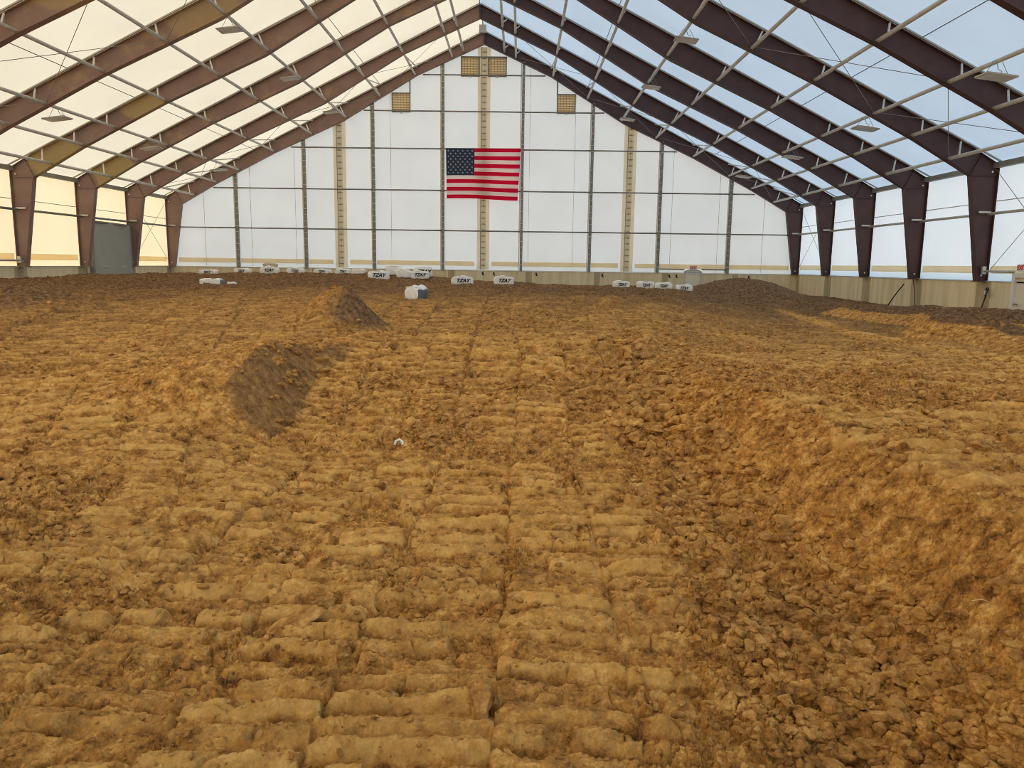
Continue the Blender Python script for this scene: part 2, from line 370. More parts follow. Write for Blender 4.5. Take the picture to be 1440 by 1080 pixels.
# ------------------------------------------------------------------ camera
def make_camera():
    f, p, y, r = 1072.18, .1551, -.0079, .0138
    cp, sp, cy, sy, cr, sr = math.cos(p), math.sin(p), math.cos(y), math.sin(y), math.cos(r), math.sin(r)
    fw = Vector((sy*cp, cy*cp, -sp)); ri = Vector((cy, -sy, 0)); up = ri.cross(fw)
    r2 = ri*cr+up*sr; u2 = -ri*sr+up*cr
    cd = bpy.data.cameras.new('camera'); cd.sensor_fit = 'HORIZONTAL'; cd.sensor_width = 36; cd.lens = 36*f/1440
    cd.clip_start = .05; cd.clip_end = 200
    o = bpy.data.objects.new('camera', cd); COL.objects.link(o)
    o.matrix_world = Matrix(((r2.x, u2.x, -fw.x, 1.8256), (r2.y, u2.y, -fw.y, 0), (r2.z, u2.z, -fw.z, 1.6), (0, 0, 0, 1)))
    SC.camera = o
make_camera()
YR = -12.0      # unseen rear end, left open to let light onto the foreground
YE = D+.16      # end wall fabric plane
# ------------------------------------------------------------------ shell
mb = MB()
for sg in (-1, 1):
    x0, x1 = sg*W, 0
    mb.face([(sg*15.56, YR, ZO(W)+.06), (sg*15.56, YE, ZO(W)+.06), (0, YE, 12.44), (0, YR, 12.44)])
structure(mb.build('ceiling', M['roof']), 'translucent white fabric roof stretched over the steel frames')
def side_wall(sg, name):
    mb = MB(); X = sg*15.56; mb.face([(X, YR, ZB+.02), (X, YE, ZB+.02), (X, YE, 4.72), (X, YR, 4.72)])
    structure(mb.build(name, M['wall']))
side_wall(-1, 'wall_left'); side_wall(1, 'wall_right')
mb = MB()
mb.face([(-15.56, YE, ZB+.02), (15.56, YE, ZB+.02), (15.56, YE, 4.69), (0, YE, 12.44), (-15.56, YE, 4.69)])
structure(mb.build('wall_end', M['wall']), 'white fabric end wall carrying the flag')
# concrete stem walls with pilasters
def stem(name, x0, x1, y0, y1, pil):
    mb = MB(); mb.box(x0, x1, y0, y1, -1.0, ZB, 0)
    for b in pil: mb.box(*b, -1.0, ZB-.005, 1)
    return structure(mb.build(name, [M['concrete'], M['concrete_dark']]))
CUR = (31.05, 34.15)
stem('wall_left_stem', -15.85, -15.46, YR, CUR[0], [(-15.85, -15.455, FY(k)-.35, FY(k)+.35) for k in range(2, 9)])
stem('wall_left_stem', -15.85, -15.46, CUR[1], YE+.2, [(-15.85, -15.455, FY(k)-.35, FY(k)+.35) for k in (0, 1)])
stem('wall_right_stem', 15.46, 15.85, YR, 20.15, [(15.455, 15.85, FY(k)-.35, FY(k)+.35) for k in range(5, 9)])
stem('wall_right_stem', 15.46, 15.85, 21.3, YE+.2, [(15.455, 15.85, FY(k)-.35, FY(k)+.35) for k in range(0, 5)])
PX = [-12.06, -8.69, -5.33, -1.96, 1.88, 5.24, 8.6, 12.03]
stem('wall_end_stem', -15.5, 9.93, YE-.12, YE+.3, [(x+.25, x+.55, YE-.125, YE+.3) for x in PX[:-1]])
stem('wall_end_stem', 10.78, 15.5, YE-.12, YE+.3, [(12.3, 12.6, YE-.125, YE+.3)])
# thin flashing along the top of the concrete
mb = MB()
mb.box(-15.5, 15.5, YE-.14, YE+.02, ZB-.012, ZB+.03)
structure(mb.build('trim_1', M['white']))
for i, sg in enumerate((-1, 1)):
    mb = MB(); mb.box(min(sg*15.44, sg*15.58), max(sg*15.44, sg*15.58), YR, YE-.14, ZB-.01, ZB+.03); structure(mb.build('trim_%d' % (i+2), M['galv']))
# seams welded into the fabric
def seam(name, pts, r, label): tag(structure(MB_t(pts, r).build(name, M['rod'])), label, 'seam')
def MB_t(pts, r, n=6):
    m = MB(); m.tube(pts, r, n); return m
n = 4
for sg in (-1, 1):
    for x in (4.93, 11.05):
        structure(MB_t([(sg*x, YR, ZO(x)+.045), (sg*x, YE, ZO(x)+.045)], .011).build('trim_%d' % n, M['rod'])); n += 1
    structure(MB_t([(sg*15.54, YR, 3.6), (sg*15.54, YE, 3.6)], .014).build('trim_%d' % n, M['galv'])); n += 1
for x in (-13.7, -11.4, -9.2, -4.5, 2.22, 4.4, 9.2, 11.5, 13.7):
    structure(MB_t([(x, YE-.015, ZB+.05), (x, YE-.015, min(ZO(x)-.1, 12))], .010, 4).build('trim_%d' % n, M['clip'])); n += 1
# eave struts
for sg in (-1, 1):
    mb = MB(); mb.box(min(sg*15.36, sg*15.54), max(sg*15.36, sg*15.54), YR, YE-.02, 4.53, 4.68)
    tag(mb.build('eave_strut', M['galv_dark']), 'long grey steel strut along the eave above the %s side wall' % ('left' if sg < 0 else 'right'), 'beam')
# ridge cable
tag(MB_t([(0, YR, 12.34), (0, D, 12.34)], .02).build('ridge_strut', M['galv_dark']), 'thin dark pipe running along the ridge under the roof peak', 'pipe')
# ------------------------------------------------------------------ portal frames
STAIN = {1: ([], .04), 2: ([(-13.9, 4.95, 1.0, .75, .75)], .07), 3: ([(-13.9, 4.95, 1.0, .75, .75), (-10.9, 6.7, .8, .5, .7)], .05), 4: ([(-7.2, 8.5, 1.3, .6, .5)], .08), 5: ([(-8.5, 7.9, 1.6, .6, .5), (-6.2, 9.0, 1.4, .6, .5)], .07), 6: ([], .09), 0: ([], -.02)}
WHERE = ['standing flush against the flagged end wall', 'second from the end wall, one bay in front of it', 'third from the end wall, just this side of the grey curtain',
         'fourth from the end wall, its left leg near the picture edge', 'fifth from the end wall, its right leg beside the exit door', 'sixth from the end wall, only its roof beams in view',
         'seventh from the end wall, at the top corners of the picture']
def strip(mb, pts, y0, y1, t, nrm):     # plate following a polyline in XZ
    for (a, na), (b, nb) in zip(zip(pts, nrm), list(zip(pts, nrm))[1:]):
        a2 = (a[0]+na[0]*t, a[1]+na[1]*t); b2 = (b[0]+nb[0]*t, b[1]+nb[1]*t)
        mb.hexa([(a[0], y0, a[1]), (b[0], y0, b[1]), (b[0], y1, b[1]), (a[0], y1, a[1]), (a2[0], y0, a2[1]), (b2[0], y0, b2[1]), (b2[0], y1, b2[1]), (a2[0], y1, a2[1])])
def frame(k):
    y = FY(k); root = empty('portal_frame', (0, y, 0))
    if k < 7: tag(root, 'maroon steel portal frame '+WHERE[k], 'steel frame')
    else: tag(root, 'maroon steel portal frame behind the viewer', 'steel frame', 'frames behind the viewer')
    hw = .012; fwid = .11
    z, a = STAIN.get(k, ([], .05)); mleft = stained_glare('stained_glare_maroon', z, a)
    for sg in (-1, 1):
        sx = lambda x: sg*x
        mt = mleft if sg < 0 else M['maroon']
        # column web
        mb = MB(); o0, o1, i0, i1 = (15.48, ZB), (15.48, 4.60), (15.21, ZB), (14.72, ZI(14.72))
        c = [i0, o0, o1, i1]
        mb.hexa([(sx(p[0]), y-hw, p[1]) for p in c]+[(sx(p[0]), y+hw, p[1]) for p in c])
        mb.box(min(sx(15.15), sx(15.5)), max(sx(15.15), sx(15.5)), y-.14, y+.14, ZB, ZB+.02)
        strip(mb, [(sx(15.48), ZB), (sx(15.48), 4.60)], y-fwid, y+fwid, .018, [(sg, 0)]*2)
        strip(mb, [(sx(15.21), ZB), (sx(14.72), ZI(14.72))], y-fwid, y+fwid, .018, [(-sg, 0)]*2)
        # horizontal stiffener at the knee
        mb.box(min(sx(14.74), sx(15.47)), max(sx(14.74), sx(15.47)), y-.05, y+.05, ZI(14.72)-.012, ZI(14.72)+.006)
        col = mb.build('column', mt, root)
        for (bx, bz) in ((15.34, 4.42), (15.33, ZB+.18)):
            MB_t([(sx(bx), y-.014, bz), (sx(bx), y-.05, bz)], .028, 8).build('bolt', M['silver'], col)
        # rafter web
        mb = MB(); xs = [14.72, 13.9, 13, 12, 11, 10.1, 9, 8, 6.7, 5.5, 4.3, 3.2, 2.0, 1.0, 0]
        P = [(15.48, 4.60)]+[(x, ZO(x)) for x in xs]; Q = [(14.72, ZI(14.72))]+[(x, ZI(x)) for x in xs]
        for a, b, c2, d2 in zip(Q, P, P[1:], Q[1:]):
            q = [a, b, c2, d2] if a != d2 else [a, b, c2]
            if len(q) == 4: mb.hexa([(sx(p[0]), y-hw, p[1]) for p in q]+[(sx(p[0]), y+hw, p[1]) for p in q])
            else:
                for yy in (y-hw, y+hw): mb.face([(sx(p[0]), yy, p[1]) for p in q])
        strip(mb, [(sx(p[0]), p[1]) for p in P], y-fwid, y+fwid, .018, [(sg*.447, .894)]*len(P))
        strip(mb, [(sx(p[0]), p[1]) for p in Q[1:]], y-fwid, y+fwid, .018, [(-sg*.447, -.894)]*(len(Q)-1))
        # haunch stiffener
        mb.hexa([(sx(14.71), y-.06, 4.34), (sx(14.74), y-.06, 4.33), (sx(14.74), y+.06, 4.33), (sx(14.71), y+.06, 4.34), (sx(14.98), y-.06, 4.88), (sx(15.01), y-.06, 4.87), (sx(15.01), y+.06, 4.87), (sx(14.98), y+.06, 4.88)])
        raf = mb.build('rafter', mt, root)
        rl = MB()
        for dy in (-.15, .15):
            strip(rl, [(sx(15.5), ZO(15.5)+.015), (sx(.02), ZO(0)+.015)], y+dy-.03, y+dy+.03, .035, [(sg*.447, .894)]*2)
        rl.build('keder_rail', M['rail'], raf)['label'] = 'pale grey fabric rail on the top edge'
    mb = MB(); mb.box(-.03, .03, y-.11, y+.11, ZI(0)-.02, ZO(0)-.01)
    mb.build('ridge_plate', M['maroon_flange'], root)
for k in range(0, 7): frame(k)
# ------------------------------------------------------------------ purlin pipes with flange braces
PUR = [.96, 1.5, 3.27, 4.93, 6.58, 8.25, 10.08, 11.82, 12.95, 14.05]
PW = ['closest to the ridge', 'second down from the ridge', 'third down from the ridge', 'fourth down from the ridge', 'fifth from the ridge, lights under it',
      'sixth down from the ridge', 'seventh down from the ridge', 'third from the eave, lights under it', 'second up from the eave', 'lowest one above the side wall']
for sg in (-1, 1):
    for i, x in enumerate(PUR):
        z = ZI(x)+.065
        root = empty('purlin', (sg*x, D, z))
        tag(root, 'purlin pipe on the %s roof slope, %s' % ('left' if sg < 0 else 'right', PW[i]), 'pipe')
        MB_t([(sg*x, YR, z), (sg*x, D-.01, z)], .052, 8).build('pipe', M['galv'], root, True)
        for k in range(0, 7):
            h = ZO(x)-z; dx = .42*h
            m = MB_t([(sg*x, FY(k)-.56, z+.03), (sg*(x+dx), FY(k)-.12, ZO(x+dx)-.03)], .028, 6)
            m.build('flange_brace', M['galv'], root)
            if 0 < k < 2 and 3 < x < 14.1:
                m = MB_t([(sg*x, FY(k)+.62, z+.03), (sg*(x-.1), FY(0)-.25, ZO(x-.1)-.06)], .026, 6); m.build('flange_brace', M['galv'], root)
# cross rods under the roof
XB = [(1.5, 4.93), (4.93, 8.25), (8.25, 11.82), (11.82, 14.05)]
XW = ['nearest the ridge', 'second down from the ridge', 'second up from the eave', 'nearest the eave']
for k, bay in ((0, 'first bay from end wall'), (4, 'fifth bay from end wall')):
    for sg in (-1, 1):
        for (a, b), w in zip(XB, XW):
            root = empty('cross_brace', (sg*(a+b)/2, FY(k)-S/2, ZI((a+b)/2)+.1))
            tag(root, 'crossed steel rods %s, %s roof slope, %s' % (w, 'left' if sg < 0 else 'right', bay), 'cross brace')
            for (p, q) in ((a, b), (b, a)):
                MB_t([(sg*p, FY(k), ZI(p)+.12), (sg*q, FY(k+1), ZI(q)+.12)], .008, 6).build('rod', M['galv_dark'], root)
        root = empty('cross_brace', (sg*15.44, FY(k)-S/2, 3))
        tag(root, 'crossed steel rods on the %s side wall, %s' % ('left' if sg < 0 else 'right', bay), 'cross brace')
        for (p, q) in ((1.45, 4.5), (4.5, 1.45)):
            MB_t([(sg*15.42, FY(k)-.05, p), (sg*15.42, FY(k+1)+.05, q)], .008, 6).build('rod', M['galv_dark'], root)
# side wall girts and lumber
for sg, w in ((-1, 'left'), (1, 'right')):
    g = empty('wall_girt', (sg*15.36, D, 3.24)); tag(g, 'galvanised girt pipe running halfway up the %s side wall' % w, 'pipe')
    MB_t([(sg*15.36, YR, 3.24), (sg*15.36, D-.02, 3.24)], .042, 8).build('pipe', M['galv_dark'] if sg < 0 else M['galv'], g, True)
    for k in range(0, 6):
        mb = MB(); mb.box(min(sg*15.05, sg*15.38), max(sg*15.05, sg*15.38), FY(k)-.10, FY(k)-.03, 3.255, 3.315); mb.build('clip', M['clip'], g)
    for k in range(0, 6):
        if sg < 0 and k == 1: continue
        mb = MB(); mb.box(min(sg*15.51, sg*15.556), max(sg*15.51, sg*15.556), FY(k+1)+.2, FY(k)-.2, 1.54, 1.76)
        tag(mb.build('lumber_board', M['wood']), 'pale board low on the %s side wall, %s bay from end wall' % (w, ORD[k]), 'board')
# low horizontal rail beside the right exit door and its left twin
def rail(x, y0, y1, z, label):
    r = empty('guard_rail', (x, y0, z)); tag(r, label, 'rail')
    MB_t([(x, y0, z), (x, y1, z)], .035, 8).build('pipe', M['galv'], r, True)
    mb = MB(); mb.box(x-.05, x+.05, y1-.07, y1+.01, z-.08, z+.14); mb.build('bracket', M['silver'], r)
rail(15.34, 21.2, 22.62, 1.60, 'short grey rail from the fifth frame column to the right exit door')
rail(-15.36, 22.8, 26.4, 1.52, 'short grey rail low on the left side wall at the picture edge')
# ------------------------------------------------------------------ end wall posts, girts, boards, lacing strips
PW8 = ['first post from the left', 'second post from the left', 'third post from the left', 'fourth from the left, beside the flag canton',
       'fifth from the left, right of the flag', 'third post from the right', 'second post from the right', 'last post on the right']
for x, w in zip(PX, PW8):
    p = empty('wind_post', (x, D, ZB)); tag(p, 'grey steel wind post on the end wall, '+w, 'post')
    zt = ZI(x)+.05; mb = MB(); mb.box(x-.065, x+.065, D-.02, D+.13, ZB, zt); z = ZB+.3
    while z < zt-.1: mb.box(x-.095, x+.095, D-.035, D-.01, z-.014, z+.014, 1); z += .285
    mb.build('post_shaft', [M['galv_dark'], M['clip']], p)
    mb = MB(); mb.box(x-.135, x-.085, D+.05, D+.13, ZB, zt); mb.build('edge_flashing', M['white'], p)
LV = [(3.21, 'lowest row'), (5.12, 'second row up'), (7.07, 'third row up'), (8.81, 'fourth row up'), (10.47, 'row below peak vents'), (11.29, 'short row at the peak')]
for z, lw in LV:
    xm = next((q*.02 for q in range(0, 760) if ZI(q*.02) < z+.06), 15.0)
    if z < 3.5: xm = 15.0
    ed = [-xm]+[x for x in PX if abs(x) < xm-.3]+[xm]
    if z == 3.21: ed = [-15.0]+PX+[15.0]
    nb = len(ed)-1; big = 0
    for j in range(nb):
        a, b = ed[j], ed[j+1]
        m = MB_t([(a+.07, D+.03, z), (b-.07, D+.03, z)], .033, 8)
        pos = 'single span' if nb == 1 else '%s span from the left' % ORD[j]
        tag(m.build('end_girt', M['galv_dark'], None, True), 'grey girt pipe on the end wall, %s, %s' % (lw, pos), 'pipe')
ed = [-15.15]+PX+[15.15]
for j in range(9):
    a, b = ed[j]+.1, ed[j+1]-.1
    segs = [(a, b)]
    if j in (2, 6): cx = -6.98 if j == 2 else 7.08; segs = [(a, cx-.42), (cx+.42, b)]
    if j == 4: segs = [(a, -.42), (.42, b)]
    for q, (u, v) in enumerate(segs):
        mb = MB(); mb.box(u, v, YE-.05, YE-.004, 1.52, 1.74)
        tag(mb.build('lumber_board', M['wood']), 'pale board low on the end wall, %s bay from the left%s' % (ORD[j], '' if len(segs) == 1 else (', left piece', ', right piece')[q]), 'board')
for x, top, w in ((-6.98, 8.32, 'left of the flag'), (.0, 11.75, 'behind the flag in the middle'), (7.08, 8.3, 'right of the flag')):
    r = empty('lacing_strip', (x, YE-.05, ZB)); tag(r, 'beige lacing strip with ladder rungs, '+w, 'lacing strip')
    mb = MB(); mb.box(x-.30, x+.30, YE-.035, YE-.015, ZB+.05, top); mb.build('backing_band', M['beige_dark'], r)
    mb = MB(); mb.box(x-.12, x+.13, YE-.06, YE-.036, ZB+.05, top, 0); z = ZB+.25
    while z < top-.05:
        mb.box(x-.12, x+.13, YE-.075, YE-.061, z-.012, z+.012, 1); mb.box(x-.02, x+.05, YE-.09, YE-.075, z-.035, z+.035, 1); z += .285
    mb.box(x-.14, x-.12, YE-.07, YE-.036, ZB+.05, top, 1)
    mb.build('ladder_band', [M['beige'], M['rung']], r)
for x, z, w in ((-.66, 10.87, 'left of the ridge under the peak'), (.62, 10.87, 'right of the ridge under the peak'), (-3.97, 9.2, 'under the left rafter'), (3.93, 9.22, 'under the right rafter')):
    r = empty('gable_vent', (x, YE-.06, z)); tag(r, 'square tan gable vent covered with wire mesh, '+w, 'vent')
    h = .41; mb = MB(); mb.box(x-h, x+h, YE-.05, YE-.02, z-h, z+h, 0)
    for j in range(7): zz = z-h+.06+j*.115; mb.hexa([(x-h, YE-.085, zz-.02), (x+h, YE-.085, zz-.02), (x+h, YE-.05, zz+.03), (x-h, YE-.05, zz+.03), (x-h, YE-.085, zz-.008), (x+h, YE-.085, zz-.008), (x+h, YE-.05, zz+.042), (x-h, YE-.05, zz+.042)], 0)
    mb.build('louvre', M['vent'], r)
    mb = MB()
    for j in range(7): xx = x-h+j*2*h/6; mb.box(xx-.008, xx+.008, YE-.105, YE-.095, z-h, z+h)
    for j in range(9): zz = z-h+j*2*h/8; mb.box(x-h, x+h, YE-.095, YE-.087, zz-.006, zz+.006)
    mb.build('wire_mesh', M['mesh'], r)
    mb = MB()
    for a, b, c2, d2 in ((-h-.04, -h, -h-.04, h+.04), (h, h+.04, -h-.04, h+.04), (-h, h, -h-.04, -h), (-h, h, h, h+.04)): mb.box(x+a, x+b, YE-.11, YE-.02, z+c2, z+d2)
    mb.build('vent_frame', M['galv_dark'], r)
    mb = MB(); mb.box(x-.06, x+.06, YE-.13, YE-.08, z-h-.10, z-h-.03); mb.build('latch', M['galv'], r)
    if abs(x) > 2:
        xx = x+(h+.02)*(1 if x < 0 else -1); mb = MB(); mb.box(xx-.03, xx+.03, YE-.10, YE-.03, z+h, ZI(xx)+.05); mb.build('hanger', M['galv_dark'], r)
# ------------------------------------------------------------------ flag
def make_flag():
    r = empty('american_flag', (0, D-.10, 5.9)); tag(r, 'american flag with stars and stripes hung on the end wall', 'flag')
    nx, nz = 60, 65
    TL, TR, BL, BR = Vector((-1.80, 0, 7.09)), Vector((1.80, 0, 7.12)), Vector((-1.76, 0, 4.74)), Vector((1.67, 0, 4.72))
    def P(u, v):
        p = (TL*(1-u)+TR*u)*(1-v)+(BL*(1-u)+BR*u)*v
        p.y = D-.12+.025*math.sin(u*9+v*2)*v+.012*math.sin(u*31+1.3*v)*v
        p.z += (.035*math.sin(u*4.2+.4)*v - .02*v)
        return p
    mb = MB(); 
    for j in range(nz+1):
        for i in range(nx+1): mb.v.append(tuple(P(i/nx, j/nz)))
    for j in range(nz):
        for i in range(nx):
            s = int(j/5); canton = (i < 23 and s < 7)
            mb.f.append((j*(nx+1)+i, j*(nx+1)+i+1, (j+1)*(nx+1)+i+1, (j+1)*(nx+1)+i)); mb.m.append(2 if canton else (0 if s % 2 == 0 else 1))
    for row in range(9):
        n = 6 if row % 2 == 0 else 5
        for c in range(n):
            u = 23/60*((c*2+1+(row % 2))/12); v = 7/13*((row+1)/10)
            ctr = P(u, v); pts = []
            for t in range(10):
                a = math.pi/2+t*math.pi/5; rr = .062 if t % 2 == 0 else .026
                pts.append((ctr.x+rr*math.cos(a), ctr.y-.006, ctr.z+rr*math.sin(a)))
            mb.face(pts, 3)
    mb.build('cloth', [M['red'], M['white_cloth'], M['blue'], M['star']], r)
    g = MB()
    for (u, v) in ((0, 0), (1, 0), (0, 1), (1, 1)):
        p = P(u, v); g.tube([p, (p.x+(.12 if u else -.12), D-.03, p.z+(.02 if v == 0 else -.02))], .010, 6)
    g.build('tie_cord', M['white'], r)
make_flag()
# ------------------------------------------------------------------ lights
def lamp(x, y, z, label, yaw=0, tilt=0):
    r = empty('ceiling_light', (x, y, z)); tag(r, label, 'light')
    mb = MB(); mb.box(-.33, .33, -.24, .24, 0, .035); mb.box(-.16, .16, -.08, .08, .035, .08)
    o = mb.build('housing', M['lamp']); ln = MB(); ln.box(-.30, .30, -.21, .21, -.012, 0); l = ln.build('lens', M['lamp_lens'])
    zt = ZI(x)+.06-z
    c = []
    for sx in (-.26, .26):
        c.append(MB_t([(sx, 0, .03), (sx*.35, 0, zt)], .006, 5).build('hanging_wire', M['cord']))
    c.append(MB_t([(.1, .02, .07), (.14, .05, .14), (.05, .05, .18), (0, .02, zt)], .008, 5).build('power_cord', M['cord']))
    for q in [o, l]+c:
        q.parent = r
    for q in (o, l): q.rotation_euler = (0, tilt, 0)
for x, ys in ((6.58, (23.6, 29.6, 35.9)), (11.82, (17.0, 23.2, 29.2, 35.4)), (-6.58, (23.1, 28.9, 35.0)), (-11.82, (17.2, 23.2, 29.0, 35.4))):
    for i, y in enumerate(reversed(ys)):
        up = abs(x) < 9
        lamp(x, y, ZI(x)-.27, 'light panel on the %s purlin of the %s slope, %s from end wall' % ('upper' if up else 'lower', 'left' if x < 0 else 'right', ORD[i]), tilt=.12*(1 if x > 0 else -1))
mb = MB(); mb.box(-.16, .16, D-1.75, D-1.6, 11.90, 12.22)
r = empty('junction_box', (0, D-1.7, 12.22)); tag(r, 'grey box hanging under the roof ridge near the end wall', 'box'); mb.build('housing', M['lamp'], r)
mb = MB(); mb.tube([(0, D-1.68, 12.2), (0, D-1.68, 12.36)], .02); mb.build('hanger', M['cord'], r)
# ------------------------------------------------------------------ curtain, doors, signs
def curtain():
    r = structure(empty('door_1', (-15.4, 32.6, .6)), 'grey tarp curtain closing the doorway in the left wall')
    mb = MB(); ny, nz = 40, 30
    for j in range(nz+1):
        for i in range(ny+1):
            u, v = i/ny, j/nz
            y = CUR[0]-.05+u*3.2; z = .35+v*2.75
            x = -15.43+.05*math.sin(u*13+v*1.5)*(1-.6*v)+.07*math.exp(-((u-.93-(1-v)*.04)/.06)**2)+.05*math.exp(-((u-.45-.5*(1-v))/.10)**2)*v
            mb.v.append((x, y, z-.03*u*v))
    for j in range(nz):
        for i in range(ny): mb.f.append((j*(ny+1)+i, j*(ny+1)+i+1, (j+1)*(ny+1)+i+1, (j+1)*(ny+1)+i)); mb.m.append(0)
    structure(mb.build('door_curtain', M['curtain'], r, True))
    structure(MB_t([(-15.42, CUR[0]-.1, 3.10), (-15.42, CUR[1]+.1, 3.06)], .05, 8).build('door_curtain_rail', M['galv_dark'], r))
    mb = MB(); mb.box(-15.48, -15.30, CUR[0]-.18, CUR[0]-.06, .5, 2.5); structure(mb.build('door_curtain_post', M['galv_dark'], r))
    mb = MB(); mb.box(-15.48, -15.36, CUR[1]+.0, CUR[1]+.10, .3, 2.95); structure(mb.build('door_curtain_edge', M['galv_dark'], r))
curtain()
def text_mesh(name, s, size, mt, loc, rot, parent=None, shear=0., ext=.002, offset=0.):
    cu = bpy.data.curves.new(name, 'FONT'); cu.body = s; cu.size = size; cu.align_x = 'CENTER'; cu.align_y = 'CENTER'; cu.extrude = ext; cu.shear = shear; cu.offset = offset
    tmp = bpy.data.objects.new(name, cu); COL.objects.link(tmp)
    me = bpy.data.meshes.new_from_object(tmp.evaluated_get(bpy.context.evaluated_depsgraph_get()))
    bpy.data.objects.remove(tmp); me.materials.clear(); me.materials.append(mt)
    o = bpy.data.objects.new(name, me); COL.objects.link(o); o.location = loc; o.rotation_euler = rot
    if parent is not None: o.parent = parent
    return o
# right exit door
d = structure(empty('door_2', (15.4, 20.7, -.6)), 'cream exit door set in the right concrete wall')
mb = MB(); mb.box(15.44, 15.52, 20.27, 21.18, -.6, 1.44); structure(mb.build('door_leaf', M['door'], d))
mb = MB(); mb.box(15.36, 15.86, 21.18, 21.30, -.6, 1.56); mb.box(15.36, 15.86, 20.15, 20.27, -.6, 1.56); mb.box(15.36, 15.86, 20.27, 21.18, 1.44, 1.56); structure(mb.build('door_frame', M['white'], d))
mb = MB(); mb.tube([(15.43, 21.10, .72), (15.36, 21.10, .72)], .02); mb.box(15.345, 15.37, 20.96, 21.12, .70, .74); mb.build('door_handle', M['galv_dark'], d)
def exit_sign(loc, rotz, label):
    r = empty('exit_sign', loc); r.rotation_euler = (0, 0, rotz); tag(r, label, 'sign')
    mb = MB(); mb.box(-.17, .17, 0, .05, -.10, .10); o = mb.build('housing', M['white']); o.parent = r
    t = text_mesh('lettering', 'EXIT', .17, M['signred'], (0, -.004, 0), (math.pi/2, 0, 0), r, offset=.006)
exit_sign((15.30, 20.85, 1.70), -math.pi/2, 'red and white exit sign above the cream door in the right wall')
d = structure(empty('door_3', (10.35, YE, -.6)), 'beige exit door in the end wall half hidden by the dark mound')
mb = MB(); mb.box(10.0, 10.71, YE-.10, YE-.02, -.6, 1.36); structure(mb.build('door_leaf', M['door'], d))
mb = MB(); mb.box(9.93, 10.0, YE-.15, YE, -.6, 1.40); mb.box(10.71, 10.78, YE-.15, YE, -.6, 1.40)
for i in range(8):
    a0, a1 = math.pi*i/8, math.pi*(i+1)/8
    p = [(10.355-.42*math.cos(a), 1.36+.14*math.sin(a)) for a in (a0, a1)]
    mb.hexa([(p[0][0], YE-.15, 1.34), (p[1][0], YE-.15, 1.34), (p[1][0], YE, 1.34), (p[0][0], YE, 1.34), (p[0][0], YE-.15, p[0][1]), (p[1][0], YE-.15, p[1][1]), (p[1][0], YE, p[1][1]), (p[0][0], YE, p[0][1])])
structure(mb.build('door_frame', M['clip'], d))
exit_sign((10.36, YE-.17, 1.58), 0, 'small red exit sign over the beige door in the end wall')
for a, b, lab in ((8.7, 9.93, 'left'), (10.78, 11.95, 'right')):
    m = MB_t([(a, YE-.1, 1.49), (b, YE-.1, 1.49)], .03, 8); tag(m.build('guard_rail', M['galv_dark'], None, True), 'thin grey rail just %s of the beige door in the end wall' % lab, 'rail')
# rust marks and anchors on the end concrete
for i, x in enumerate((.0, .55, 2.65, 5.9, 9.2, 9.55, 13.1)):
    mb = MB(); z = 1.17; y0 = YE-.145
    mb.box(x-.035, x+.035, y0, y0+.02, z-.05, z+.06); mb.box(x-.012, x+.07, y0-.01, y0+.01, z-.10, z-.05)
    tag(mb.build('form_tie', M['black']), 'small dark metal tie in the end wall concrete, %s from the left' % ORD[i], 'metal tie')
# straps and shovel on the right wall
tag(MB_t([(15.32, 27.12, 1.12), (15.24, 27.5, .74), (15.12, 27.9, .2)], .022, 6).build('brown_strap', M['brownwood']), 'dark stick leaning slanted on the right concrete wall', 'stick')
tag(MB_t([(15.36, 26.62, 1.34), (15.30, 26.3, .9), (15.22, 26.0, .25)], .014, 6).build('brown_strap', M['brownwood']), 'thin dark strap hanging from a column base on the right wall', 'strap')
r = empty('shovel', (15.2, 22.35, .3)); tag(r, 'shovel with black D handle stuck in dirt beside the right wall', 'shovel')
MB_t([(15.16, 22.36, .2), (15.30, 22.30, .88)], .020, 8).build('shaft', M['brownwood'], r)
MB_t([(15.30, 22.30, .86), (15.27, 22.24, .95), (15.30, 22.20, 1.10), (15.33, 22.30, 1.13), (15.36, 22.40, 1.10), (15.33, 22.38, .95), (15.30, 22.30, .86)], .022, 8).build('d_grip', M['black'], r)
mb = MB(); mb.box(15.26, 15.32, 22.27, 22.33, .93, 1.05); mb.build('grip_plate', M['silver'], r)
